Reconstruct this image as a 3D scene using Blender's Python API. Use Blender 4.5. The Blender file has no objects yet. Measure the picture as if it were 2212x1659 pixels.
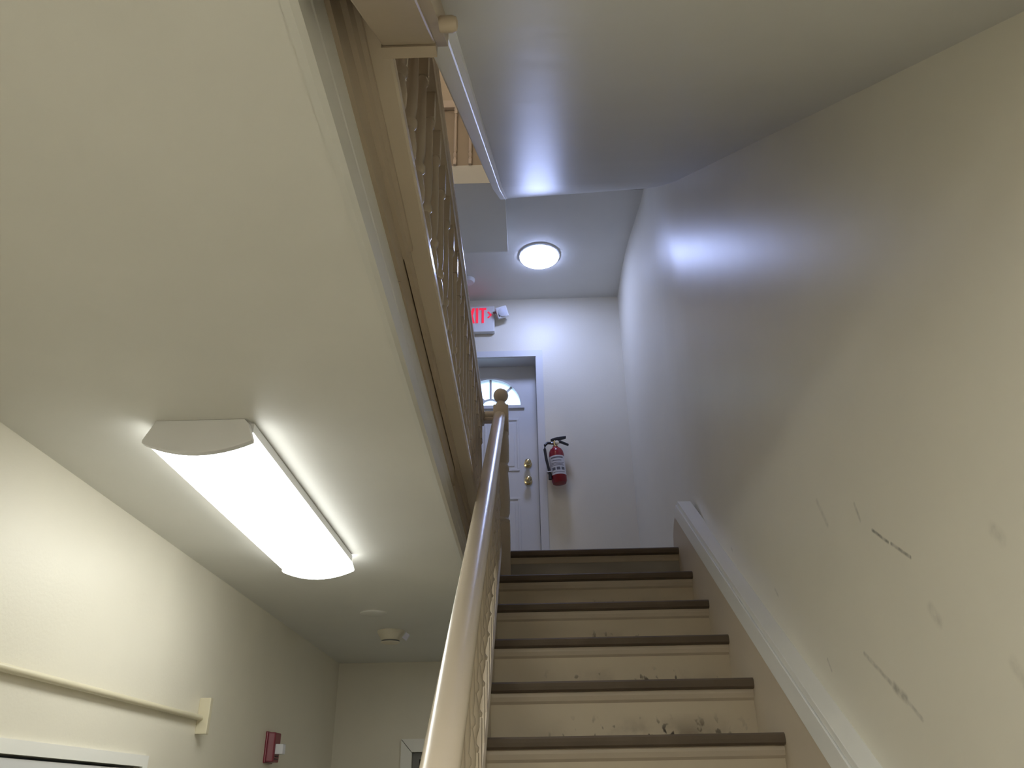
import bpy, bmesh, math, random
from mathutils import Vector, Matrix
random.seed(7)
S = bpy.context.scene
COL = S.collection

# ------------------------------------------------------------------ camera
F_PX, PITCH, YAW, ROLL = 1726.1, 0.4844, -0.0197, -0.0166
cd = bpy.data.cameras.new('camera')
cam = bpy.data.objects.new('camera', cd)
COL.objects.link(cam)
cd.sensor_fit = 'HORIZONTAL'
cd.sensor_width = 36.0
cd.lens = F_PX * 36.0 / 2212.0
cd.clip_start = 0.02
_cy, _sy, _cp, _sp = math.cos(YAW), math.sin(YAW), math.cos(PITCH), math.sin(PITCH)
_f = Vector((_sy * _cp, _cy * _cp, _sp))
_r = Vector((_cy, -_sy, 0))
_u = _r.cross(_f)
_c, _s = math.cos(ROLL), math.sin(ROLL)
_R = _c * _r + _s * _u
_U = -_s * _r + _c * _u
cam.matrix_world = Matrix(((_R.x, _U.x, -_f.x, 0), (_R.y, _U.y, -_f.y, 0), (_R.z, _U.z, -_f.z, 0), (0, 0, 0, 1)))
S.camera = cam

# ------------------------------------------------------------------ world, exposure
w = bpy.data.worlds.new('overcast_sky')
S.world = w
w.use_nodes = True
w.node_tree.nodes['Background'].inputs[0].default_value = (0.55, 0.76, 1.0, 1)
w.node_tree.nodes['Background'].inputs[1].default_value = 2.0
S.view_settings.view_transform = 'Standard'
S.view_settings.look = 'None'
S.view_settings.exposure = 0.6
S.view_settings.gamma = 1.0
S.view_settings.use_curve_mapping = False
FOOT_FILL, BACK_FILL = 32.0, 9.0
HALL_LIGHT, LANDING_LIGHT, TOP_FILL, UPPER_HALL_FILL = 5.0, 38.0, 34.0, 12.0

# ------------------------------------------------------------------ materials
def N(nt, t, **kw):
    n = nt.nodes.new(t)
    for k, v in kw.items():
        setattr(n, k, v)
    return n

def paint(name, col, rough=0.5, spec=0.5, bump=0.0, bscale=60.0, var=0.06, vscale=2.5, metal=0.0, extra=None, coat=0.0):
    m = bpy.data.materials.new(name)
    m.use_nodes = True
    nt = m.node_tree
    b = nt.nodes['Principled BSDF']
    b.inputs['Roughness'].default_value = rough
    b.inputs['Specular IOR Level'].default_value = spec
    b.inputs['Metallic'].default_value = metal
    b.inputs['Coat Weight'].default_value = coat
    geo = N(nt, 'ShaderNodeNewGeometry')
    no = N(nt, 'ShaderNodeTexNoise')
    no.inputs['Scale'].default_value = vscale
    no.inputs['Detail'].default_value = 4
    nt.links.new(geo.outputs['Position'], no.inputs['Vector'])
    mx = N(nt, 'ShaderNodeMix', data_type='RGBA')
    mx.inputs[6].default_value = (*[c * (1 - var) for c in col], 1)
    mx.inputs[7].default_value = (*[min(1, c * (1 + var)) for c in col], 1)
    nt.links.new(no.outputs['Fac'], mx.inputs[0])
    out = mx.outputs[2]
    if extra:
        out = extra(nt, geo, out)
    nt.links.new(out, b.inputs['Base Color'])
    if bump:
        n2 = N(nt, 'ShaderNodeTexNoise')
        n2.inputs['Scale'].default_value = bscale
        n2.inputs['Detail'].default_value = 3
        nt.links.new(geo.outputs['Position'], n2.inputs['Vector'])
        bp = N(nt, 'ShaderNodeBump')
        bp.inputs['Strength'].default_value = bump
        bp.inputs['Distance'].default_value = 0.01
        nt.links.new(n2.outputs['Fac'], bp.inputs['Height'])
        nt.links.new(bp.outputs['Normal'], b.inputs['Normal'])
    return m

def emit(name, col, strength):
    m = bpy.data.materials.new(name)
    m.use_nodes = True
    nt = m.node_tree
    b = nt.nodes['Principled BSDF']
    b.inputs['Base Color'].default_value = (0.8, 0.8, 0.8, 1)
    b.inputs['Emission Color'].default_value = (*col, 1)
    b.inputs['Emission Strength'].default_value = strength
    return m

def mth(nt, op, a, b=None, c=None, clamp=False):
    n = N(nt, 'ShaderNodeMath', operation=op)
    n.use_clamp = clamp
    for i, v in enumerate((a, b, c)):
        if v is None:
            continue
        if isinstance(v, (int, float)):
            n.inputs[i].default_value = v
        else:
            nt.links.new(v, n.inputs[i])
    return n.outputs[0]

def scuff_marks(segs, col=(0.13, 0.12, 0.1)):
    """scrapes in the paint: each a short worn line on the wall, (y,z)-(y,z), width, strength"""
    def f(nt, geo, out):
        sx = N(nt, 'ShaderNodeSeparateXYZ')
        nt.links.new(geo.outputs['Position'], sx.inputs[0])
        cb = N(nt, 'ShaderNodeCombineXYZ')
        nt.links.new(sx.outputs[1], cb.inputs[1])
        nt.links.new(sx.outputs[2], cb.inputs[2])
        nz = N(nt, 'ShaderNodeTexNoise')
        nz.inputs['Scale'].default_value = 55
        nz.inputs['Detail'].default_value = 3
        nt.links.new(geo.outputs['Position'], nz.inputs['Vector'])
        tot = None
        for (a, b, wd, st) in segs:
            A = Vector((0, a[0], a[1])); B = Vector((0, b[0], b[1])); D = B - A
            s1 = N(nt, 'ShaderNodeVectorMath', operation='SUBTRACT')
            nt.links.new(cb.outputs[0], s1.inputs[0]); s1.inputs[1].default_value = A
            d1 = N(nt, 'ShaderNodeVectorMath', operation='DOT_PRODUCT')
            nt.links.new(s1.outputs[0], d1.inputs[0]); d1.inputs[1].default_value = D / max(D.length_squared, 1e-9)
            h = mth(nt, 'ADD', d1.outputs['Value'], 0.0, clamp=True)
            sc = N(nt, 'ShaderNodeVectorMath', operation='SCALE')
            sc.inputs[0].default_value = D; nt.links.new(h, sc.inputs['Scale'])
            ds = N(nt, 'ShaderNodeVectorMath', operation='DISTANCE')
            nt.links.new(s1.outputs[0], ds.inputs[0]); nt.links.new(sc.outputs[0], ds.inputs[1])
            mr = N(nt, 'ShaderNodeMapRange', interpolation_type='SMOOTHSTEP')
            nt.links.new(ds.outputs['Value'], mr.inputs[0])
            mr.inputs[1].default_value = wd; mr.inputs[2].default_value = wd * 0.15
            mr.inputs[3].default_value = 0; mr.inputs[4].default_value = st
            k = mth(nt, 'MULTIPLY', mr.outputs[0], mth(nt, 'MULTIPLY_ADD', nz.outputs['Fac'], 2.2, -0.45, clamp=True))
            tot = k if tot is None else mth(nt, 'MAXIMUM', tot, k)
        mx = N(nt, 'ShaderNodeMix', data_type='RGBA')
        nt.links.new(tot, mx.inputs[0]); nt.links.new(out, mx.inputs[6])
        mx.inputs[7].default_value = (*col, 1)
        return mx.outputs[2]
    return f

def riser_dirt(nt, geo, out):
    """kick marks: dark chips and grey smudges towards the foot of each riser (object z 0..1 up the riser)"""
    tc = N(nt, 'ShaderNodeTexCoord')
    sx = N(nt, 'ShaderNodeSeparateXYZ')
    nt.links.new(tc.outputs['Object'], sx.inputs[0])
    low = N(nt, 'ShaderNodeMapRange')
    nt.links.new(sx.outputs[2], low.inputs[0])
    low.inputs[1].default_value = 0.085; low.inputs[2].default_value = 0.0
    mid = N(nt, 'ShaderNodeMapRange', interpolation_type='SMOOTHSTEP')
    nt.links.new(mth(nt, 'ABSOLUTE', mth(nt, 'SUBTRACT', sx.outputs[0], 0.36)), mid.inputs[0])
    mid.inputs[1].default_value = 0.42; mid.inputs[2].default_value = 0.12
    area = mth(nt, 'MULTIPLY', low.outputs[0], mid.outputs[0])
    mp = N(nt, 'ShaderNodeMapping'); mp.inputs['Scale'].default_value = (1, 1, 0.7)
    nt.links.new(geo.outputs['Position'], mp.inputs[0])
    n1 = N(nt, 'ShaderNodeTexNoise'); n1.inputs['Scale'].default_value = 34; n1.inputs['Detail'].default_value = 2
    nt.links.new(mp.outputs[0], n1.inputs['Vector'])
    chips = N(nt, 'ShaderNodeMapRange', interpolation_type='SMOOTHSTEP')
    nt.links.new(n1.outputs['Fac'], chips.inputs[0]); chips.inputs[1].default_value = 0.62; chips.inputs[2].default_value = 0.70
    n2 = N(nt, 'ShaderNodeTexNoise'); n2.inputs['Scale'].default_value = 9; n2.inputs['Detail'].default_value = 5
    nt.links.new(geo.outputs['Position'], n2.inputs['Vector'])
    sm = N(nt, 'ShaderNodeMapRange', interpolation_type='SMOOTHSTEP')
    nt.links.new(n2.outputs['Fac'], sm.inputs[0]); sm.inputs[1].default_value = 0.42; sm.inputs[2].default_value = 0.7
    m1 = N(nt, 'ShaderNodeMix', data_type='RGBA')
    nt.links.new(mth(nt, 'MULTIPLY', mth(nt, 'MULTIPLY', sm.outputs[0], area), 0.92), m1.inputs[0])
    nt.links.new(out, m1.inputs[6]); m1.inputs[7].default_value = (0.17, 0.125, 0.085, 1)
    m2 = N(nt, 'ShaderNodeMix', data_type='RGBA')
    nt.links.new(mth(nt, 'MULTIPLY', chips.outputs[0], mth(nt, 'MULTIPLY', area, 1.6, clamp=True)), m2.inputs[0])
    nt.links.new(m1.outputs[2], m2.inputs[6]); m2.inputs[7].default_value = (0.05, 0.032, 0.02, 1)
    return m2.outputs[2]

WALLC = (0.77, 0.735, 0.625)
M = {}
M['wall'] = paint('cream_wall_paint', WALLC, 0.42, 0.5, 0.05, 90)
M['wall_right'] = paint('cream_satin_wall_paint', WALLC, 0.37, 0.14, 0.07, 9, extra=scuff_marks([
    ((1.80, .545), (1.735, .497), .006, .75), ((1.722, .49), (1.65, .44), .006, .8), ((1.995, .304), (1.87, .215), .009, .4),
    ((1.87, .215), (1.825, .185), .016, .5), ((1.82, .18), (1.77, .14), .008, .4), ((1.865, .63), (1.852, .585), .008, .35),
    ((1.335, .40), (1.32, .38), .02, .22), ((1.39, .19), (1.36, .14), .02, .2), ((2.61, .602), (2.588, .577), .008, .4),
    ((3.085, .875), (3.07, .86), .008, .35), ((2.25, .33), (2.235, .30), .007, .35), ((2.1, .72), (2.06, .64), .012, .22),
    ((1.62, .33), (1.60, .30), .02, .22)]))
M['ceil'] = paint('off_white_ceiling_paint', (0.73, 0.725, 0.68), 0.5, 0.4, 0.04, 40)
M['wall_front'] = paint('dark_low_bounce_paint', (0.20, 0.15, 0.11), 0.5, 0.4)  # unseen wall behind the camera, made dark to cut its bounce light
M['soffit'] = paint('glossy_soffit_paint', (0.66, 0.655, 0.62), 0.40, 0.08, 0.15, 7)
M['white'] = paint('white_trim_paint', (0.86, 0.86, 0.82), 0.32, 0.5, 0.03, 30)
M['door'] = paint('white_door_paint', (0.68, 0.69, 0.70), 0.38, 0.5)
M['tan'] = paint('tan_gloss_paint', (0.61, 0.525, 0.41), 0.26, 0.5, 0.06, 25, 0.08)
M['tan_pale'] = paint('pale_tan_paint', (0.70, 0.60, 0.52), 0.4, 0.4)
M['casing'] = paint('white_casing_paint', (0.70, 0.70, 0.66), 0.32, 0.5)
M['tan_dark'] = paint('tan_fascia_paint', (0.44, 0.365, 0.275), 0.36, 0.4, 0.06, 18, 0.12, 5)
M['riser'] = paint('tan_riser_paint', (0.62, 0.53, 0.385), 0.5, 0.4, 0.05, 30, 0.08, 3, extra=riser_dirt)
M['tread'] = paint('worn_brown_tread_paint', (0.135, 0.105, 0.075), 0.6, 0.15, 0.08, 40, 0.25, 9)
M['skirt'] = paint('tan_skirt_paint', (0.60, 0.515, 0.395), 0.45, 0.4, 0.05, 30, 0.08)
M['gap'] = paint('dark_joint', (0.02, 0.018, 0.015), 0.8)
M['floor'] = paint('brown_vinyl_floor', (0.36, 0.335, 0.29), 0.5, 0.4, 0.05, 30)
M['plastic'] = paint('white_plastic', (0.78, 0.79, 0.80), 0.4, 0.5, var=0.02)
M['ivory'] = paint('ivory_plastic', (0.72, 0.67, 0.54), 0.45, 0.5, var=0.03)
M['cream_metal'] = paint('cream_painted_metal', (0.66, 0.61, 0.45), 0.35, 0.5, var=0.03)
M['brass'] = paint('polished_brass', (0.74, 0.63, 0.36), 0.18, 0.5, metal=1.0, var=0.03)
M['steel'] = paint('grey_steel', (0.35, 0.35, 0.37), 0.35, 0.5, metal=0.8)
M['red'] = paint('red_gloss_enamel', (0.24, 0.010, 0.020), 0.22, 0.5, var=0.05)
M['red_plastic'] = paint('dark_red_plastic', (0.22, 0.022, 0.045), 0.3, 0.5)
M['black'] = paint('black_rubber', (0.012, 0.013, 0.018), 0.4, 0.5)
M['label'] = paint('white_paper_label', (0.62, 0.62, 0.66), 0.5, 0.4)
M['ink'] = paint('grey_ink', (0.12, 0.12, 0.14), 0.6)
M['grey'] = paint('grey_plastic', (0.20, 0.20, 0.19), 0.5)
M['clear'] = paint('clear_strobe_lens', (0.75, 0.77, 0.85), 0.1, 0.6)
M['hall_lens'] = emit('lit_hall_diffuser', (0.985, 1.0, 0.95), HALL_LIGHT)
M['foot_fill_lens'] = emit('foot_fill_diffuser', (0.985, 1.0, 0.95), FOOT_FILL)
M['back_fill_lens'] = emit('back_hall_fill_diffuser', (1.0, 0.97, 0.88), BACK_FILL)
M['lamp_lens'] = emit('lit_landing_diffuser', (0.47, 0.57, 1.0), LANDING_LIGHT)
M['top_fill_lens'] = emit('top_fill_globe', (1.0, 0.83, 0.68), TOP_FILL)
M['upper_hall_fill_lens'] = emit('upper_hall_fill_globe', (1.0, 0.93, 0.80), UPPER_HALL_FILL)
M['exit_red'] = emit('lit_exit_letter', (1.0, 0.03, 0.085), 0.5)
M['exit_red'].node_tree.nodes['Principled BSDF'].inputs['Base Color'].default_value = (0.45, 0.01, 0.03, 1)
M['tag'] = paint('lilac_white_tag', (0.62, 0.62, 0.78), 0.4)
g = bpy.data.materials.new('frosted_glass'); g.use_nodes = True
gb = g.node_tree.nodes['Principled BSDF']
gb.inputs['Transmission Weight'].default_value = 1.0
gb.inputs['Roughness'].default_value = 0.25
gb.inputs['IOR'].default_value = 1.1
gb.inputs['Base Color'].default_value = (0.93, 0.97, 1, 1)
M['glass'] = g

# ------------------------------------------------------------------ mesh helpers
class MB:
    """collects shapes (world coordinates) and links them as one mesh object"""
    def __init__(s):
        s.bm = bmesh.new()
        s.smooth = False
    def box(s, x0, x1, y0, y1, z0, z1, bev=0.0):
        b = bmesh.new()
        vs = [b.verts.new((x, y, z)) for x in (x0, x1) for y in (y0, y1) for z in (z0, z1)]
        for f in ((0, 1, 3, 2), (4, 6, 7, 5), (0, 4, 5, 1), (2, 3, 7, 6), (0, 2, 6, 4), (1, 5, 7, 3)):
            b.faces.new([vs[i] for i in f])
        bmesh.ops.recalc_face_normals(b, faces=b.faces)
        if bev:
            bmesh.ops.bevel(b, geom=b.edges[:], offset=bev, segments=2, affect='EDGES', profile=0.6)
        s._add(b); return s
    def _add(s, b):
        me = bpy.data.meshes.new('tmp'); b.to_mesh(me); b.free(); s.bm.from_mesh(me); bpy.data.meshes.remove(me)
    def prism(s, pts, axis, a0, a1, bev=0.0):
        """polygon pts extruded along axis; axis x: pts=(y,z); y: (x,z); z: (x,y)"""
        b = bmesh.new()
        def P(p, a):
            return {'x': (a, p[0], p[1]), 'y': (p[0], a, p[1]), 'z': (p[0], p[1], a)}[axis]
        v0 = [b.verts.new(P(p, a0)) for p in pts]; v1 = [b.verts.new(P(p, a1)) for p in pts]
        n = len(pts)
        b.faces.new(v0); b.faces.new(v1[::-1])
        for i in range(n):
            b.faces.new((v0[i], v1[i], v1[(i + 1) % n], v0[(i + 1) % n]))
        bmesh.ops.recalc_face_normals(b, faces=b.faces)
        if bev:
            bmesh.ops.bevel(b, geom=b.edges[:], offset=bev, segments=2, affect='EDGES', profile=0.6)
        s._add(b); return s
    def sweep(s, prof, A, B, up=(0, 0, 1)):
        """profile (side, up) swept straight from A to B, its plane vertical at both ends"""
        b = bmesh.new()
        A = Vector(A); B = Vector(B); d = (B - A)
        h = Vector((d.x, d.y, 0)).normalized() if abs(d.x) + abs(d.y) > 1e-6 else Vector((0, 1, 0))
        sd = Vector((h.y, -h.x, 0))
        U = Vector(up)
        r0 = [b.verts.new(A + sd * p[0] + U * p[1]) for p in prof]
        r1 = [b.verts.new(B + sd * p[0] + U * p[1]) for p in prof]
        n = len(prof)
        b.faces.new(r0); b.faces.new(r1[::-1])
        for i in range(n):
            b.faces.new((r0[i], r1[i], r1[(i + 1) % n], r0[(i + 1) % n]))
        bmesh.ops.recalc_face_normals(b, faces=b.faces)
        s._add(b); return s
    def lathe(s, prof, o, axis=(0, 0, 1), seg=20):
        """(radius, height) profile turned about axis through o"""
        b = bmesh.new()
        q = Vector((0, 0, 1)).rotation_difference(Vector(axis).normalized())
        rings = []
        for r, h in prof:
            rings.append([b.verts.new(Vector(o) + q @ Vector((max(r, 1e-5) * math.cos(2 * math.pi * k / seg), max(r, 1e-5) * math.sin(2 * math.pi * k / seg), h))) for k in range(seg)])
        for i in range(len(rings) - 1):
            for k in range(seg):
                b.faces.new((rings[i][k], rings[i][(k + 1) % seg], rings[i + 1][(k + 1) % seg], rings[i + 1][k]))
        b.faces.new(rings[0][::-1]); b.faces.new(rings[-1])
        bmesh.ops.recalc_face_normals(b, faces=b.faces)
        s._add(b); s.smooth = True; return s
    def tube(s, pts, r, seg=10):
        b = bmesh.new()
        pts = [Vector(p) for p in pts]; rings = []
        for i, p in enumerate(pts):
            t = (pts[min(i + 1, len(pts) - 1)] - pts[max(i - 1, 0)]).normalized()
            ref = Vector((0, 0, 1)) if abs(t.z) < 0.9 else Vector((1, 0, 0))
            a = t.cross(ref).normalized(); c = a.cross(t)
            rr = r[i] if isinstance(r, (list, tuple)) else r
            rings.append([b.verts.new(p + rr * (math.cos(2 * math.pi * k / seg) * a + math.sin(2 * math.pi * k / seg) * c)) for k in range(seg)])
        for i in range(len(rings) - 1):
            for k in range(seg):
                b.faces.new((rings[i][k], rings[i][(k + 1) % seg], rings[i + 1][(k + 1) % seg], rings[i + 1][k]))
        b.faces.new(rings[0][::-1]); b.faces.new(rings[-1])
        bmesh.ops.recalc_face_normals(b, faces=b.faces)
        s._add(b); s.smooth = True; return s
    def build(s, name, mat, parent=None, at=None):
        """link as one object; mesh coordinates are taken relative to the thing's base (or to 'at')"""
        base = Vector(at) if at is not None else (root_of(parent) if parent else Vector((0, 0, 0)))
        bmesh.ops.translate(s.bm, verts=s.bm.verts, vec=-base)
        me = bpy.data.meshes.new(name)
        if s.smooth:
            for f in s.bm.faces:
                f.smooth = True
            for e in s.bm.edges:
                if len(e.link_faces) == 2 and e.calc_face_angle(0) > math.radians(38):
                    e.smooth = False
        s.bm.to_mesh(me); s.bm.free()
        me.materials.append(M[mat])
        o = bpy.data.objects.new(name, me)
        COL.objects.link(o)
        if parent:
            o.parent = parent
            if at is not None:
                o.location = base - root_of(parent)
        elif at is not None:
            o.location = base
        return o

def root_of(o):
    while o.parent:
        o = o.parent
    return Vector(o.location)

def thing(name, label, cat, loc, group=None):
    o = bpy.data.objects.new(name, None)
    COL.objects.link(o)
    o.empty_display_size = 0.1
    o.location = loc
    o['label'] = label; o['category'] = cat
    if group:
        o['group'] = group
    return o

def struct(name, loc=None, mb=None, mat=None):
    if mb:
        o = mb.build(name, mat, at=loc)
    else:
        o = bpy.data.objects.new(name, None); COL.objects.link(o); o.location = loc or (0, 0, 0)
    o['kind'] = 'structure'
    return o

def clone(o, parent, loc):
    c = o.copy(); COL.objects.link(c); c.parent = parent; c.location = loc
    return c

# ------------------------------------------------------------------ measures (metres, the lens at the origin)
RISE, RUN, DT, ZT = 0.187, 0.2618, 3.8725, 1.111     # stair rise and run, landing edge, landing floor
SL = RISE / RUN
GROUND = ZT - 16 * RISE
ZC = 0.869                                           # hall ceiling
XL, XR, YB, YF = -1.322, 0.785, 5.68, -1.6           # walls
XE = -0.275                                          # edge of the upper floor along the stair opening
ZC2, ZTOP = 3.80, 6.6
S2, Z2 = 0.772, 0.42                                 # upper flight soffit: z = Z2 + S2*y
def nz(y): return ZT + (y - DT) * SL                 # nosing line

# ------------------------------------------------------------------ setting
mb = MB().box(XL, 0.8, YF, YB, GROUND - .2, GROUND)
struct('floor', (0, 0, GROUND), mb, 'floor')
mb = MB()                                            # floor of the upper hall and landing
mb.box(XL, XE - 0.012, YF, YB, ZC + .012, ZT); mb.box(XE - 0.012, 0.8, DT + 0.03, YB, ZC + .012, ZT); mb.box(XE - .012, XR, YF, 0.57, ZC + .012, ZT)
struct('floor', (0, 0, ZT), mb, 'floor')
mb = MB().box(XL, XE, YF, YB, ZC, ZC + .012)
struct('ceiling', (0, 2, ZC), mb, 'ceil')
mb = MB().box(XE, 0.8, DT + 0.03, YB, ZC, ZC + .012)
struct('ceiling', (0, 4.5, ZC), mb, 'ceil')
mb = MB().box(XE, XR, YF, 0.57, ZC, ZC + .012)
struct('ceiling', (0, 0, ZC), mb, 'ceil')
# landing ceiling (the round lamp hangs on it) and the lower slab beside it
mb = MB().box(-0.110, 0.88, 4.345, YB, ZC2, ZC2 + .2); mb.box(XL, -0.110, 4.88, YB, ZC2, ZC2 + .2)
struct('ceiling', (0, 5, ZC2), mb, 'ceil')
mb = MB().box(XL, -0.110, 4.145, 4.885, 3.705, 3.98)
struct('ceiling', (-.7, 4.5, 3.705), mb, 'ceil')
mb = MB().box(XL, 0.9, YF, YB, ZTOP, ZTOP + .1)
struct('ceiling', (0, 2, ZTOP), mb, 'ceil')
# left wall with the hall door opening
DY0, DY1, DZ = 2.02, 2.918, 0.130
mb = MB().box(XL - .14, XL, YF, DY0, GROUND, ZTOP); mb.box(XL - .14, XL, DY1, YB, GROUND, ZTOP); mb.box(XL - .14, XL, DY0, DY1, DZ, ZTOP)
struct('wall_left', (XL, 2, 0), mb, 'wall')
# right wall, slightly bowed beside the landing
pl = [(XR, YF), (XR, 3.30), (.787, 3.40), (.7925, 3.50), (.800, 3.60), (.855, 4.28), (.8565, 4.36), (.854, 4.45), (.846, 4.56), (.832, 4.70), (.818, 4.84), (.806, 4.98), (.798, 5.12), (.794, 5.28), (.793, 5.45), (.794, YB)]
mb = MB()
mb.prism(pl + [(1.0, YB), (1.0, YF)], 'z', GROUND, ZTOP); mb.smooth = True
struct('wall_right', (.8, 2, 0), mb, 'wall_right')
# back wall with two door openings
OX0, OX1, OZ = -0.664, 0.085, 3.236          # landing door opening
HX0, HX1, HZ = -0.800, -0.02, 0.310          # hall door opening
mb = MB()
mb.box(XL, OX0, YB, YB + .2, ZC, ZTOP); mb.box(OX1, .9, YB, YB + .2, ZC, ZTOP); mb.box(OX0, OX1, YB, YB + .2, OZ, ZTOP); mb.box(OX0, OX1, YB, YB + .2, ZC, ZT)
mb.box(XL, HX0, YB, YB + .2, GROUND, ZC); mb.box(HX1, .9, YB, YB + .2, GROUND, ZC); mb.box(HX0, HX1, YB, YB + .2, HZ, ZC)
struct('wall_back', (0, YB, 0), mb, 'wall')
mb = MB().box(XL, .9, YF - .12, YF, GROUND, ZTOP)
struct('wall_front', (0, YF, 0), mb, 'wall_front')
# wall that closes the space under the stair on the hall side
mb = MB().prism([(-.05, GROUND), (DT, GROUND), (DT, nz(DT) - .2), (-.05, max(GROUND + .02, nz(-.05) - .2))], 'x', -0.172, -0.150)
struct('wall_stair', (-.16, 2, GROUND), mb, 'wall')

# edge of the upper floor along the stair opening: white casing, tan fascia boards, nosing
EDGE0, EDGE1 = -0.4, DT - 0.005
tr = struct('trim_1', (XE, 2, ZC))
mb = MB().prism([(-.287, .867), (-.2755, .867), (-.2665, .874), (-.2665, .926), (-.2715, .929), (-.287, .929)], 'y', EDGE0, EDGE1)
mb.build('casing_lip', 'casing', tr)
mb = MB().prism([(-.287, .929), (-.268, .929), (-.2665, .935), (-.2665, .990), (-.287, .990)], 'y', EDGE0, EDGE1)
mb.build('casing_board', 'casing', tr)
for a, b in ((EDGE0, 1.397), (1.40, 2.63), (2.634, EDGE1)):
    MB().box(-.287, -.2585 - (0.003 if a > 0 and a < 2 else 0), a, b, .990, 1.080).build('fascia_board', 'tan_dark', tr)
MB().prism([(-.2585, 1.046), (-.2500, 1.050), (-.2455, 1.064), (-.2385, 1.069), (-.2385, 1.080), (-.2585, 1.080)], 'y', EDGE0, 1.397).build('bed_moulding', 'tan_dark', tr)
MB().prism([(-.2585, 1.055), (-.2500, 1.060), (-.2455, 1.070), (-.2455, 1.080), (-.2585, 1.080)], 'y', 1.40, EDGE1).build('bed_moulding', 'tan_dark', tr)
MB().prism([(-.30, 1.080), (-.2085, 1.080), (-.2045, 1.086), (-.2045, 1.106), (-.2085, 1.1125), (-.30, 1.1125)], 'y', EDGE0, EDGE1).build('nosing', 'tan', tr)

# ------------------------------------------------------------------ lower staircase
st = thing('staircase', 'flight of worn brown-painted wooden steps with tan risers climbing to the landing door', 'staircase', (0.3, -0.05, GROUND))
TX0, TX1 = -0.146, 0.7300
def tread_mb(y, z, back=0.30):
    return MB().prism([(y + back, z - .033), (y + .008, z - .033), (y + .001, z - .027), (y, z - .016), (y + .001, z - .006), (y + .008, z), (y + back, z)], 'x', TX0, TX1)
t0 = tread_mb(0, 0).build('tread', 'tread', st, at=(0, 0, 0)); r0 = None
t0.location = Vector((0, DT, ZT)) - root_of(st)
r0 = MB().box(TX0, TX1, .036, .054, 0, RISE - .033).build('riser', 'riser', st, at=(0, 0, 0))
r0.location = Vector((0, DT, ZT - RISE)) - root_of(st)
c0 = MB().prism([(.036, RISE - .033), (.022, RISE - .033), (.023, RISE - .046), (.028, RISE - .060), (.036, RISE - .068)], 'x', TX0, TX1).build('cove_moulding', 'skirt', st, at=(0, 0, 0))
c0.location = r0.location
for i in range(1, 16):
    p = Vector((0, DT - i * RUN, ZT - i * RISE)) - root_of(st)
    clone(t0, st, p)
    q = p - Vector((0, 0, RISE))
    clone(r0, st, q); clone(c0, st, q)
# skirt along the right wall, its end rounded on the landing
sk = [(-.2, GROUND), (-.2, nz(-.2) + .15), (3.80, nz(3.80) + .15), (3.90, nz(3.88) + .148), (3.95, 1.235), (3.985, 1.20), (4.0, 1.16), (4.0, ZT), (4.0, ZT - .24), (3.8, nz(3.8) - .3), (.9, GROUND)]
MB().prism(sk, 'x', TX1, XR + .01).build('skirt_board', 'skirt', st)
wt = MB().prism([(-.2, nz(-.2) + .152), (-.2, nz(-.2) + .238), (3.81, nz(3.81) + .238), (3.875, nz(3.875) + .152)], 'x', TX1 - .0045, XR + .01, .002).build('wall_trim', 'white', st)
MB().prism([(-.2, nz(-.2) + .148), (-.2, nz(-.2) + .154), (3.85, nz(3.85) + .154), (3.86, nz(3.86) + .148)], 'x', TX1 - .0012, TX1 + .01).build('joint', 'gap', st)
wt['label'] = 'long white painted board capping the tan skirt'
MB().prism([(-.2, nz(-.2) + .240), (-.2, nz(-.2) + .268), (3.775, nz(3.775) + .268), (3.81, nz(3.81) + .240)], 'x', TX1 + .001, XR + .01, .002).build('trim_bead', 'white', st)
MB().prism([(-.05, nz(-.05) - .24), (-.05, nz(-.05) + .045), (DT - .03, nz(DT - .03) + .045), (DT - .03, nz(DT) - .24)], 'x', -.174, -.145, .003).build('stair_string', 'tan', st)
MB().sweep([(-.024, 0), (.024, 0), (.024, .010), (.018, .016), (-.018, .016), (-.024, .010)], (-.1600, -.05, nz(-.05) + .045), (-.1600, DT - .03, nz(DT - .03) + .045)).build('string_cap', 'tan', st)

# ------------------------------------------------------------------ railings
LOAF = [(-.022, -.030), (.022, -.030), (.026, -.020), (.024, -.012), (.031, -.002), (.0315, .008), (.028, .018), (.020, .026), (.008, .030), (-.008, .030), (-.020, .026), (-.028, .018), (-.0315, .008), (-.031, -.002), (-.024, -.012), (-.026, -.020)]
def smooth(mbx):
    mbx.smooth = True; return mbx
def baluster_mb(h, base=.15, hw=.0175):
    m = MB().box(-hw, hw, -hw, hw, 0, base)
    m.box(-.0150, .0150, -.0150, .0150, h - .10, h)
    L = h - .10 - base
    prof = [(.0165, base), (.0190, base + .012), (.0120, base + .022), (.0125, base + .034), (.0195, base + .060), (.0200, base + .085), (.0150, base + .125), (.0120, base + .140), (.0185, base + .150), (.0185, base + .162), (.0135, base + .172),
            (.0165, base + .21), (.0160, base + L * .55), (.0115, base + L - .030), (.0165, base + L - .022), (.0165, base + L - .010), (.0125, base + L)]
    return m.lathe(prof, (0, 0, 0), seg=14)
RAIL = .742
rl = thing('stair_railing', 'tan wooden stair railing with round-topped handrail, turned balusters and ball-topped newel', 'railing', (-.145, 0, GROUND))
RX = -.1455
smooth(MB().sweep(LOAF, (RX, -.05, nz(-.05) + RAIL), (RX, DT - .03, nz(DT - .03) + RAIL))).build('handrail', 'tan', rl)
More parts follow.
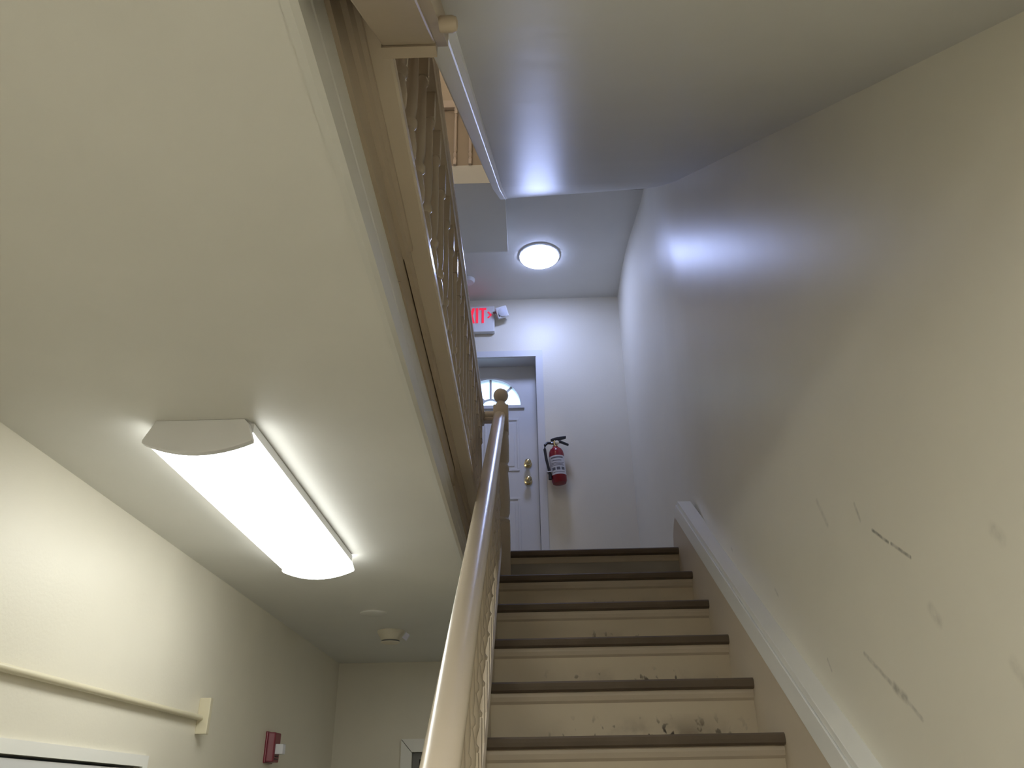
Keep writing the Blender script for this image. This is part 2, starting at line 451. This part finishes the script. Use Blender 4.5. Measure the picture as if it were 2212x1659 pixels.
# newel at the head of the stair
def newel(parent, x, y, z0, z1):
    """z0 floor, z1 shoulder under the ball"""
    H = z1 - z0
    n = MB().box(x - .041, x + .041, y - .041, y + .041, z0 - .25, z0 + .135, .003)
    n.lathe([(.036, z0 + .135), (.041, z0 + .15), (.032, z0 + .165), (.040, z0 + .19), (.0425, z0 + .26), (.039, z0 + .34), (.034, z0 + .41), (.040, z0 + .425), (.040, z0 + .440), (.031, z0 + .455)] , (x, y, 0), seg=24)
    n.lathe([(.031, z0 + .455), (.040, z0 + .475), (.041, z0 + .56), (.036, z1 - .10), (.036, z1 - .075)], (x, y, 0), seg=24)
    n.box(x - .040, x + .040, y - .040, y + .040, z1 - .155, z1 - .005, .004)
    n.lathe([(.040, z1 - .01), (.034, z1 + .004), (.023, z1 + .022), (.019, z1 + .030)], (x, y, 0), seg=24)
    o = n.build('newel_post', 'tan', parent)
    b = MB().lathe([(.0405 * math.sin(a), z1 + .066 - .0405 * math.cos(a)) for a in [math.pi * (0.13 + .87 * k / 16) for k in range(17)]], (x, y, 0), seg=26)
    b.build('ball_finial', 'tan', o)
    return o
newel(rl, -.138, DT, ZT, 1.902)
newel(rl, -.145, -.10, GROUND, GROUND + .86)
bal0 = baluster_mb(RAIL - .03 - .058 + .02).build('baluster', 'tan', rl, at=(0, 0, 0))
first = True
for i in range(0, 29):
    y = DT - .10 - i * RUN / 2
    p = Vector((-.160, y, nz(y) + .058 - .01)) - root_of(rl)
    if first:
        bal0.location = p; first = False
    else:
        clone(bal0, rl, p)

lr = thing('landing_railing', 'level tan railing of closely spaced turned balusters along the upper hall edge', 'railing', (-.255, 2.3, ZT))
GX = -.2545
smooth(MB().sweep(LOAF, (GX, .80, 1.833), (GX, DT + .03, 1.833))).build('handrail', 'tan', lr)
smooth(MB().sweep([(a * .95, b) for a, b in LOAF], (GX - .02, DT, 1.842), (-.176, DT, 1.842))).build('return_rail', 'tan', lr)
gb0 = baluster_mb(1.806 - 1.1125, .12).build('baluster', 'tan', lr, at=(0, 0, 0))
for i in range(21):
    p = Vector((GX + .002, DT - .015 - i * .148, 1.1125)) - root_of(lr)
    if i == 0:
        gb0.location = p
    else:
        clone(gb0, lr, p)

# ------------------------------------------------------------------ upper flight, seen from below
us = thing('upper_staircase', 'underside of the upper stair flight with shiny grey soffit and white edge string', 'staircase', (.3, 2.4, 2.3))
def so(y): return .440 + .749 * y if y < 3.15 else 2.7994 + (y - 3.15) * .8005
def wx(y):
    for (xa, ya), (xb, yb) in zip(pl, pl[1:]):
        if ya <= y <= yb:
            return xa + (xb - xa) * (y - ya) / (yb - ya) + .006
b = bmesh.new()
cols = 14; rows = []
ys = [.57 + (3.15 - .57) * k / 14 for k in range(14)] + [3.15, 3.4, 3.7, 4.0, 4.2, 4.40]
mbs = MB()
rr = []
for y in ys:
    rr.append([mbs.bm.verts.new((-.107 + (wx(y) + .107) * k / cols, y - max(0, y - 3.5) * .07 * k / cols, so(y))) for k in range(cols + 1)])
for i in range(len(rr) - 1):
    for k in range(cols):
        mbs.bm.faces.new((rr[i][k], rr[i + 1][k], rr[i + 1][k + 1], rr[i][k + 1]))
g_ = bmesh.ops.extrude_face_region(mbs.bm, geom=mbs.bm.faces[:])
bmesh.ops.translate(mbs.bm, verts=[v for v in g_['geom'] if isinstance(v, bmesh.types.BMVert)], vec=(0, 0, .04))
bmesh.ops.recalc_face_normals(mbs.bm, faces=mbs.bm.faces)
mbs.build('soffit', 'soffit', us)
b.free()
so_s = MB().prism([(.80, so(.80) - .012), (3.15, so(3.15) - .012), (4.33, so(4.33) - .012), (4.39, so(4.36) + .01), (4.40, so(4.40) + .08), (4.36, so(4.36) + .22), (.80, so(.80) + .25)][::1], 'x', -.1455, -.108, .004).build('stair_string', 'white', us)
so_s['label'] = 'white painted edge board of the upper flight'
BEAD = [(-.008, -.006), (.003, -.006), (.006, -.001), (.006, .012), (-.008, .012)]
MB().sweep(BEAD, (-.1015, .80, so(.80) - .002), (-.1015, 3.15, so(3.15) - .002)).sweep(BEAD, (-.1015, 3.15, so(3.15) - .002), (-.1015, 4.33, so(4.33) - .002)).build('bead', 'white', us)
def bo(y): return .37 + S2 * y
nb = MB().prism([(.57, bo(.57)), (.803, bo(.803)), (.803, bo(.803) + .26), (.57, bo(.57) + .30)], 'x', -.199, -.1195, .003).build('newel_box', 'tan_dark', us)
nb['label'] = 'boxed tan newel foot hanging beside the fascia'
MB().prism([(.57, bo(.57) + .004), (.825, bo(.825) + .004), (.825, bo(.825) + .25), (.57, bo(.57) + .3)], 'x', -.1195, -.104).build('side_board', 'tan_dark', us)
MB().box(-.200, -.1195, .803, .823, bo(.803) - .004, bo(.803) + .25).build('end_strip', 'tan_dark', us)
MB().lathe([(.010, 0), (.0115, .002), (.0115, .018), (.009, .0235), (.004, .025)], (-.104, .722, .928), (1, 0, 0), 18).build('peg', 'tan_dark', us)

# ------------------------------------------------------------------ balustrade of the floor above
UY = 4.135
ur = thing('upper_railing', 'peach-tan balustrade with backing panel on the floor above, seen through the stair gap', 'railing', (-.7, UY, 3.85))
MB().box(XL, -.112, UY - .012, UY + .010, 3.703, 3.865, .002).build('edge_board', 'ceil', ur)
MB().box(XL, -.112, UY + .0, UY + .012, 3.867, 4.50).build('panel', 'tan_dark', ur)
MB().box(XL, -.112, UY - .03, UY + .02, 4.400, 4.47, .004).build('rail', 'tan_pale', ur)
MB().box(-.60, -.455, UY - .01, UY + .05, 4.47, 5.1, .003).build('post', 'tan', ur)
u0 = MB().box(-.010, .010, -.010, .010, 0, .04)
u0.lathe([(.010, .04), (.0125, .052), (.008, .062), (.012, .072), (.0125, .10), (.008, .112), (.0115, .122), (.0105, .30), (.0085, .455), (.0125, .463), (.0085, .475)], (0, 0, 0), seg=12)
u0.box(-.010, .010, -.010, .010, .475, .533)
u0 = u0.build('baluster', 'tan_pale', ur, at=(0, 0, 0))
for i, x in enumerate((-.447, -.342, -.237, -.552, -.657, -.762)):
    p = Vector((x, UY - .018, 3.867)) - root_of(ur)
    if i == 0:
        u0.location = p
    else:
        clone(u0, ur, p)

# ------------------------------------------------------------------ landing door
d1 = struct('door_1', (-.29, 5.83, ZT))
LY = 5.83
LX0, LX1, LZ1 = OX0 + .004, OX1 - .006, OZ - .004
FC, FA, FZ, FB = -.292, .245, 2.868, .240          # fanlight centre, half width, sill, height
mb = MB()
K = 28
xs = [FC - FA * math.cos(math.pi * k / K) for k in range(K + 1)]
zs = [FZ + FB * math.sin(math.pi * k / K) for k in range(K + 1)]
mb.box(LX0, FC - FA, LY, LY + .045, ZT + .005, LZ1); mb.box(FC + FA, LX1, LY, LY + .045, ZT + .005, LZ1); mb.box(FC - FA, FC + FA, LY, LY + .045, ZT + .005, FZ)
for k in range(K):
    mb.prism([(xs[k], zs[k]), (xs[k], LZ1), (xs[k + 1], LZ1), (xs[k + 1], zs[k + 1])], 'y', LY, LY + .045)
leaf = mb.build('door_leaf', 'door', d1)
mb = MB()
for k in range(K):
    for s0, s1, y0 in ((1.0, 1.075, -.014),):
        a = [(FC + (xs[k] - FC) * s0, FZ + (zs[k] - FZ) * s0), (FC + (xs[k] - FC) * s1, FZ + (zs[k] - FZ) * s1), (FC + (xs[k + 1] - FC) * s1, FZ + (zs[k + 1] - FZ) * s1), (FC + (xs[k + 1] - FC) * s0, FZ + (zs[k + 1] - FZ) * s0)]
        mb.prism(a, 'y', LY + y0, LY + .004)
mb.box(FC - FA * 1.12, FC + FA * 1.12, LY - .016, LY + .004, FZ - .026, FZ)
mb.build('fanlight_frame', 'door', leaf)
MB().prism([(x, z) for x, z in zip(xs, zs)], 'y', LY + .018, LY + .024).build('fanlight_pane', 'glass', leaf)
mb = MB()
SA, SB = .085, .070
for k in range(14):
    a0, a1 = math.pi * k / 14, math.pi * (k + 1) / 14
    mb.prism([(FC - SA * math.cos(a0) * .80, FZ + SB * math.sin(a0) * .80), (FC - SA * math.cos(a0), FZ + SB * math.sin(a0)), (FC - SA * math.cos(a1), FZ + SB * math.sin(a1)), (FC - SA * math.cos(a1) * .80, FZ + SB * math.sin(a1) * .80)], 'y', LY + .004, LY + .016)
for ang in (90, 45, 135):
    a = math.radians(ang); dx, dz = math.cos(a), math.sin(a)
    t = 1 / math.sqrt((dx / FA) ** 2 + (dz / FB) ** 2)
    t0_ = 1 / math.sqrt((dx / SA) ** 2 + (dz / SB) ** 2)
    px, pz = -dz * .009, dx * .009
    mb.prism([(FC + dx * t0_ + px, FZ + dz * t0_ + pz), (FC + dx * t + px, FZ + dz * t + pz), (FC + dx * t - px, FZ + dz * t - pz), (FC + dx * t0_ - px, FZ + dz * t0_ - pz)], 'y', LY + .004, LY + .016)
mb.build('muntin', 'door', leaf)
def raised_panel(x0, x1, z0, z1):
    m = MB()
    for (a, b_, c, d) in ((x0, x1, z0, z0 + .018), (x0, x1, z1 - .018, z1), (x0, x0 + .018, z0 + .018, z1 - .018), (x1 - .018, x1, z0 + .018, z1 - .018)):
        m.box(a, b_, LY - .007, LY + .002, c, d, .003)
    m.box(x0 + .04, x1 - .04, LY - .005, LY + .002, z0 + .04, z1 - .04, .003)
    m.build('raised_panel', 'door', leaf)
for x0, x1 in ((-.260, -.065), (-.519, -.324)):
    raised_panel(x0, x1, 2.30, 2.752); raised_panel(x0, x1, 1.36, 2.085)
for z, nm, rr_ in ((2.355, 'deadbolt', .026), (2.212, 'door_knob', .028)):
    m = MB().lathe([(.031, 0), (.031, .006), (.012, .010), (.011, .030), (rr_ * .8, .036), (rr_, .046), (rr_ * .95, .056), (rr_ * .6, .064), (.004, .066)], (0.0, LY, z), (0, -1, 0), 22)
    o = m.build(nm, 'brass', leaf); o['label'] = 'polished brass ' + ('deadbolt cylinder' if nm == 'deadbolt' else 'round door knob')
cs = .055
mb = MB().prism([(OX1, ZT), (OX1 + cs, ZT), (OX1 + cs, OZ + cs), (OX1, OZ)], 'y', YB - .012, YB + .004); mb.build('casing', 'door', d1)
mb = MB().prism([(OX0, ZT), (OX0 - cs, ZT), (OX0 - cs, OZ + cs), (OX0, OZ)], 'y', YB - .012, YB + .004); mb.build('casing', 'door', d1)
mb = MB().prism([(OX0, OZ), (OX1, OZ), (OX1 + cs, OZ + cs), (OX0 - cs, OZ + cs)], 'y', YB - .012, YB + .004); mb.build('casing', 'door', d1)
mb = MB().box(OX0 - .001, OX1 + .001, YB, LY + .05, OZ - .003, OZ + .002); mb.box(OX1 - .003, OX1 + .002, YB, LY + .05, ZT, OZ); mb.box(OX0 - .002, OX0 + .003, YB, LY + .05, ZT, OZ); mb.box(OX0, OX1, LY + .046, LY + .07, OZ - .03, OZ); mb.box(OX1 - .03, OX1, LY + .046, LY + .07, ZT, OZ); mb.box(OX0, OX0 + .03, LY + .046, LY + .07, ZT, OZ); mb.box(OX0, OX1, LY - .01, LY + .07, ZT - .02, ZT + .006); mb.build('jamb', 'door', d1)
MB().box(OX1 - .0045, OX1 - .0028, YB + .02, YB + .09, 2.16, 2.235).build('strike_plate', 'steel', d1)

# hall doors: only the head of each shows
d2 = struct('door_2', (XL, 2.47, GROUND))
MB().box(XL - .040, XL + .005, DY0 + .005, DY1 - .005, GROUND + .006, DZ - .009).build('door_leaf', 'door', d2)
hc = .034
MB().box(XL - .145, XL - .09, DY0 - .05, DY1 + .05, GROUND - .05, DZ + .05).build('light_stop_panel', 'gap', d2)  # added behind the leaf to stop sky light leaking through the gap
MB().prism([(DY0, DZ), (DY1, DZ), (DY1 + hc, DZ + hc), (DY0 - hc, DZ + hc)], 'x', XL - .002, XL + .012).build('casing', 'white', d2)
MB().prism([(DY1, GROUND), (DY1 + hc, GROUND), (DY1 + hc, DZ + hc), (DY1, DZ)], 'x', XL - .002, XL + .012).build('casing', 'white', d2)
MB().prism([(DY0, GROUND), (DY0 - hc, GROUND), (DY0 - hc, DZ + hc), (DY0, DZ)], 'x', XL - .002, XL + .012).build('casing', 'white', d2)
d3 = struct('door_3', (-.4, YB, GROUND))
MB().box(HX0 + .05, HX1 - .05, YB + .05, YB + .09, GROUND + .006, HZ - .05).build('door_leaf', 'door', d3)
mb = MB().box(HX0 + .002, HX0 + .045, YB + .02, YB + .07, GROUND, HZ - .002); mb.box(HX1 - .045, HX1 - .002, YB + .02, YB + .07, GROUND, HZ - .002); mb.box(HX0 + .045, HX1 - .045, YB + .02, YB + .07, HZ - .042, HZ - .002); mb.build('jamb', 'grey', d3)
MB().box(HX0 - .05, HX1 + .05, YB + .12, YB + .2, GROUND - .05, HZ + .05).build('light_stop_panel', 'gap', d3)  # likewise added to keep sky light out of the hall
cs = .071
MB().prism([(HX0, GROUND), (HX0 - cs, GROUND), (HX0 - cs, HZ + cs * 1.1 - .005), (HX0, HZ - .005)], 'y', YB - .014, YB + .002).build('casing', 'white', d3)
MB().prism([(HX1, GROUND), (HX1 + cs, GROUND), (HX1 + cs, HZ + cs * 1.1 - .005), (HX1, HZ - .005)], 'y', YB - .014, YB + .002).build('casing', 'white', d3)
MB().prism([(HX0, HZ), (HX1, HZ), (HX1 + cs, HZ + cs * 1.1), (HX0 - cs, HZ + cs * 1.1)], 'y', YB - .014, YB + .002).build('casing', 'white', d3)
MB().box(HX0 - cs, HX0, YB - .004, YB - .001, HZ - .006, HZ + cs * 1.1 - .001).build('joint', 'gap', d3)

# ------------------------------------------------------------------ hall lights
def wraparound(FX, FY0, FY1, label, far_lit=True, lens='hall_lens'):
    hl = thing('wraparound_light', label, 'light', (FX, (FY0 + FY1) / 2, ZC))
    def arc(hw, ztop, zside, zmid, n=12):
        pts = [(FX - hw, ztop)]
        for k in range(n + 1):
            t = -1 + 2 * k / n
            pts.append((FX + hw * t, zside - (zside - zmid) * (1 - t * t)))
        return pts + [(FX + hw, ztop)]
    MB().box(FX - .122, FX + .122, FY0 + .02, FY1 - .02, ZC - .028, ZC).build('housing', 'plastic', hl)
    def cap(y0, y1):
        p = [(FX - .112, ZC), (FX - .138, ZC - .052)]
        p += [(FX + .138 * (-1 + 2 * k / 12), ZC - .060 - .030 * (1 - (-1 + 2 * k / 12) ** 2)) for k in range(13)]
        p += [(FX + .138, ZC - .052), (FX + .124, ZC - .012), (FX + .112, ZC)]
        return MB().prism(p, 'y', y0, y1, .003)
    cap(FY0, FY0 + .022).build('end_cap', 'plastic', hl)
    cap(FY1 - .022, FY1).build('end_cap', 'hall_lens' if far_lit else 'plastic', hl)
    MB().prism(arc(.132, ZC - .030, ZC - .056, ZC - .086, 16), 'y', FY0 + .022, FY1 - .022).build('diffuser', lens, hl)
    for s in (-1, 1):
        x = FX + s * .126
        MB().box(x - .005, x + .005, FY0 + .022, FY1 - .022, ZC - .034, ZC - .004).build('side_rail', 'plastic', hl)
wraparound(-.822, 1.80, 3.06, 'long lit white wraparound ceiling light with curved diffuser in the hall')
pn = thing('fill_panel', 'added unseen fill panel recessed in the ceiling at the foot of the stair', 'light', (.05, -.75, ZC))  # unseen fill light, added to lift the steps and right wall
MB().box(-.12, .22, -1.40, -.10, ZC - .004, ZC).build('frame', 'plastic', pn)
MB().box(-.10, .20, -1.38, -.12, ZC - .0055, ZC - .003).build('diffuser', 'foot_fill_lens', pn)

# round lamp on the landing ceiling
ll = thing('ceiling_lamp', 'round flush lit white ceiling lamp above the landing', 'light', (.13, 5.07, ZC2))
MB().lathe([(.160, ZC2), (.160, ZC2 - .012), (.152, ZC2 - .018)], (.13, 5.07, 0), seg=40).build('base_ring', 'plastic', ll)
MB().lathe([(.150, ZC2 - .016), (.150, ZC2 - .022), (.13, ZC2 - .030), (.07, ZC2 - .036), (.002, ZC2 - .038)], (.13, 5.07, 0), seg=40).build('diffuser', 'lamp_lens', ll)
# added fill lamp, hidden behind the stair, to brighten the back of the hall
bl = thing('ceiling_lamp', 'added unseen round fill lamp under the landing at the back of the hall', 'light', (.0, 4.75, ZC))
MB().lathe([(.150, ZC), (.150, ZC - .012), (.142, ZC - .018)], (.0, 4.75, 0), seg=32).build('base_ring', 'plastic', bl)
MB().lathe([(.140, ZC - .016), (.140, ZC - .022), (.10, ZC - .032), (.002, ZC - .038)], (.0, 4.75, 0), seg=32).build('diffuser', 'back_fill_lens', bl)
# added fill lamp, out of frame, to light the balustrade of the floor above
tl = thing('top_fill_lamp', 'added unseen warm fill globe hanging from the top floor ceiling above the stairwell', 'light', (-.85, 1.7, ZTOP))
MB().lathe([(.06, ZTOP), (.06, ZTOP - .02), (.007, ZTOP - .03), (.007, 5.30)], (-.85, 1.7, 0), seg=20).build('stem', 'plastic', tl)
MB().lathe([(.13 * math.sin(math.pi * (k + .5) / 13), 5.20 + .13 * math.cos(math.pi * (k + .5) / 13)) for k in range(13)], (-.85, 1.7, 0), seg=24).build('globe', 'top_fill_lens', tl)
sc = thing('upper_hall_fill_lamp', 'added unseen fill globe on the left wall of the upper hall', 'light', (XL, 2.4, 3.0))  # out-of-frame fill lamp, added to light the level railing's balusters
MB().lathe([(.06, 0), (.06, .012), (.02, .02), (.02, .06)], (XL, 2.4, 3.0), (1, 0, 0), 24).build('wall_plate', 'plastic', sc)
MB().lathe([(.09 * math.sin(math.pi * (k + .5) / 13), 3.0 + .09 * math.cos(math.pi * (k + .5) / 13)) for k in range(13)], (XL + .13, 2.4, 0), seg=24).build('globe', 'upper_hall_fill_lens', sc)

# ------------------------------------------------------------------ exit sign
EX0, EX1, EZ0, EZ1, EY = -.555, -.248, 3.462, 3.712, YB - .05
es = thing('exit_sign', 'white emergency exit sign with red letters and swivel lamp above the landing door', 'sign', (-.4, YB, 3.46))
MB().box(EX0, EX1, EY + .004, YB - .001, EZ0, EZ1, .006).build('housing', 'plastic', es)
def letter(name, polys):
    m = MB()
    for p in polys:
        m.prism(p, 'y', EY - .001, EY + .006)
    m.build(name, 'exit_red', es)
def rect(x0, x1, z0, z1): return [(x0, z0), (x1, z0), (x1, z1), (x0, z1)]
LZ0, LZT = 3.545, 3.690
def bar(xa, za, xb, zb, wd): return [(xa - wd / 2, za), (xa + wd / 2, za), (xb + wd / 2, zb), (xb - wd / 2, zb)]
x = -.505
letter('letter_e', [rect(x - .026, x - .010, LZ0, LZT), rect(x - .010, x + .026, LZ0, LZ0 + .018), rect(x - .010, x + .020, 3.609, 3.626), rect(x - .010, x + .026, LZT - .018, LZT)])
x = -.440
letter('letter_x', [bar(x - .018, LZ0, x + .018, LZT, .020), bar(x + .018, LZ0, x - .018, LZT, .020)])
x = -.393
letter('letter_i', [rect(x - .009, x + .009, LZ0, LZT)])
x = -.345
letter('letter_t', [rect(x - .009, x + .009, LZ0, LZT - .018), rect(x - .029, x + .029, LZT - .018, LZT)])
letter('chevron', [[(-.307, 3.648), (-.297, 3.655), (-.270, 3.622), (-.284, 3.622)], [(-.284, 3.622), (-.270, 3.622), (-.297, 3.589), (-.307, 3.596)]])
# swivel lamp head at the right end
ao = MB().tube([(-.250, YB - .045, 3.640), (-.232, YB - .075, 3.628), (-.215, YB - .09, 3.600), (-.200, YB - .085, 3.580)], .011).build('lamp_arm', 'grey', es)
hd = MB().box(-.047, .047, -.030, .030, -.047, .047, .008)
bmesh.ops.rotate(hd.bm, verts=hd.bm.verts, cent=(0, 0, 0), matrix=Matrix.Rotation(math.radians(-18), 3, 'Y') @ Matrix.Rotation(math.radians(24), 3, 'X'))
bmesh.ops.translate(hd.bm, verts=hd.bm.verts, vec=(-.185, YB - .075, 3.625))
hd = hd.build('lamp_head', 'plastic', es)
m = MB().lathe([(.036, 0), (.036, .004), (.02, .008), (.002, .010)], (0, 0, 0), (0, 0, 1), 24)
bmesh.ops.rotate(m.bm, verts=m.bm.verts, cent=(0, 0, 0), matrix=Matrix.Rotation(math.radians(114), 3, 'X'))
bmesh.ops.translate(m.bm, verts=m.bm.verts, vec=(-.178, YB - .105, 3.610))
m.build('lens', 'clear', hd)

# ------------------------------------------------------------------ fire extinguisher
FXE, FYE, FZE = .232, YB - .085, 2.095
fe = thing('fire_extinguisher', 'red fire extinguisher with white label and black hose hung beside the landing door', 'extinguisher', (FXE, FYE, FZE))
fe.rotation_euler = (0, math.radians(-4), 0)
MB().lathe([(.030, FZE), (.050, FZE + .006), (.0575, FZE + .022), (.0575, FZE + .235), (.054, FZE + .258), (.044, FZE + .278), (.028, FZE + .290), (.022, FZE + .300)], (FXE, FYE, 0), seg=32).build('cylinder', 'red', fe)
lb = MB()
pts0 = [(FXE + .0584 * math.sin(math.radians(a)), FYE - .0584 * math.cos(math.radians(a))) for a in range(-75, 76, 10)]
pts1 = [(FXE + .0576 * math.sin(math.radians(a)), FYE - .0576 * math.cos(math.radians(a))) for a in range(75, -76, -10)]
lb.prism(pts0 + pts1, 'z', FZE + .062, FZE + .212)
lb = lb.build('label', 'label', fe)
ik = MB()
for zz, a0, a1, hh in ((.190, -50, 45, .010), (.168, -40, 30, .006), (.150, -55, 50, .004), (.140, -55, 40, .004), (.130, -55, 48, .004), (.095, -48, -22, .022), (.095, -12, 14, .022), (.095, 24, 50, .022), (.076, -50, 50, .004)):
    st_ = 8
    p0 = [(FXE + .0589 * math.sin(math.radians(a0 + (a1 - a0) * k / st_)), FYE - .0589 * math.cos(math.radians(a0 + (a1 - a0) * k / st_))) for k in range(st_ + 1)]
    p1 = [(FXE + .0582 * math.sin(math.radians(a1 + (a0 - a1) * k / st_)), FYE - .0582 * math.cos(math.radians(a1 + (a0 - a1) * k / st_))) for k in range(st_ + 1)]
    ik.prism(p0 + p1, 'z', FZE + zz, FZE + zz + hh)
ik.build('print', 'ink', lb)
MB().lathe([(.020, FZE + .298), (.022, FZE + .305), (.016, FZE + .312), (.018, FZE + .345), (.012, FZE + .352)], (FXE, FYE, 0), seg=18).build('valve', 'brass', fe)
MB().lathe([(.016, 0), (.016, .012), (.012, .015)], (FXE + .012, FYE - .016, FZE + .326), (0.3, -1, 0), 18).build('gauge', 'ivory', fe)
MB().prism([(FXE - .030, FZE + .352), (FXE + .030, FZE + .352), (FXE + .088, FZE + .366), (FXE + .090, FZE + .380), (FXE + .02, FZE + .378), (FXE - .030, FZE + .366)], 'y', FYE - .013, FYE + .013, .003).build('lever', 'black', fe)
MB().prism([(FXE - .005, FZE + .330), (FXE + .040, FZE + .332), (FXE + .098, FZE + .302), (FXE + .104, FZE + .312), (FXE + .045, FZE + .347), (FXE - .005, FZE + .345)], 'y', FYE - .012, FYE + .012, .003).build('carry_handle', 'black', fe)
MB().lathe([(.011, 0), (.012, .012), (.008, .026)], (FXE - .014, FYE - .004, FZE + .330), (-1, -.1, 0.1), 14).build('hose_fitting', 'steel', fe)
hp = [(FXE - .030, FYE - .006, FZE + .333), (FXE - .058, FYE - .012, FZE + .334), (FXE - .078, FYE - .018, FZE + .315), (FXE - .084, FYE - .020, FZE + .280), (FXE - .080, FYE - .022, FZE + .20), (FXE - .070, FYE - .024, FZE + .12), (FXE - .066, FYE - .024, FZE + .075), (FXE - .066, FYE - .024, FZE + .035)]
MB().tube(hp, [.0105] * 6 + [.012, .015], 12).build('hose', 'black', fe)
MB().box(FXE - .088, FXE - .045, FYE - .042, FYE + .004, FZE + .088, FZE + .096).build('hose_clip', 'label', fe)
MB().box(FXE - .018, FXE + .018, FYE + .050, YB + .001, FZE + .10, FZE + .34, .003).build('wall_bracket', 'steel', fe)

# ------------------------------------------------------------------ hall wall and ceiling fittings
fs = thing('fire_alarm_strobe', 'dark red fire alarm horn strobe on the left hall wall', 'alarm', (XL, 4.22, .26))
MB().box(XL - .001, XL + .010, 4.245, 4.375, .196, .338, .004).build('back_plate', 'red_plastic', fs)
fb = MB().prism([(XL + .009, 4.250), (XL + .044, 4.262), (XL + .046, 4.350), (XL + .009, 4.368)], 'z', .200, .334, .006).build('horn_body', 'red_plastic', fs)
for k in range(4):
    MB().box(XL + .044, XL + .0475, 4.28, 4.33, .212 + k * .012, .217 + k * .012).build('grille_slot', 'black', fb)
MB().prism([(XL + .044, 4.275), (XL + .078, 4.290), (XL + .082, 4.325), (XL + .044, 4.345)], 'z', .236, .282, .004).build('strobe_lens', 'clear', fs)

br = thing('wall_bar', 'long cream-painted metal bar on the left wall ending in an upright plate above the door', 'bar', (XL, 2.3, .31))
MB().tube([(XL + .015, .3, .318), (XL + .015, 3.352, .318)], .0105, 14).build('rod', 'cream_metal', br)
MB().box(XL - .0005, XL + .045, 3.345, 3.372, .260, .392, .003).build('end_plate', 'cream_metal', br)
MB().box(XL - .001, XL + .045, .30, .33, .260, .392, .003).build('end_plate', 'cream_metal', br)

sd = thing('smoke_detector', 'ivory smoke detector with white tag at the far end of the hall ceiling', 'detector', (-.79, 4.6, ZC))
MB().lathe([(.075, ZC), (.075, ZC - .010), (.068, ZC - .022), (.056, ZC - .042), (.053, ZC - .052)], (-.79, 4.58, 0), seg=30).build('base', 'ivory', sd)
MB().lathe([(.050, ZC - .052), (.050, ZC - .060)], (-.79, 4.58, 0), seg=30).build('vent_ring', 'grey', sd)
MB().lathe([(.053, ZC - .060), (.052, ZC - .064), (.03, ZC - .070), (.002, ZC - .071)], (-.79, 4.58, 0), seg=30).build('cover', 'ivory', sd)
MB().prism([(-.722, ZC - .042), (-.702, ZC - .012), (-.682, ZC - .026), (-.702, ZC - .056)], 'y', 4.555, 4.575).build('tag', 'tag', sd)
cp = thing('cover_plate', 'round flat painted cover plate on the hall ceiling between light and smoke detector', 'cover plate', (-.80, 4.1, ZC))
MB().lathe([(.068, ZC), (.068, ZC - .005), (.064, ZC - .008), (.002, ZC - .009)], (-.80, 4.1, 0), seg=32).build('disc', 'ceil', cp)
s2 = thing('smoke_detector', 'small white smoke detector on the landing ceiling beside the level railing', 'detector', (-.45, 5.37, ZC2))
MB().lathe([(.055, ZC2), (.055, ZC2 - .012), (.045, ZC2 - .030), (.002, ZC2 - .034)], (-.45, 5.37, 0), seg=26).build('base', 'plastic', s2)
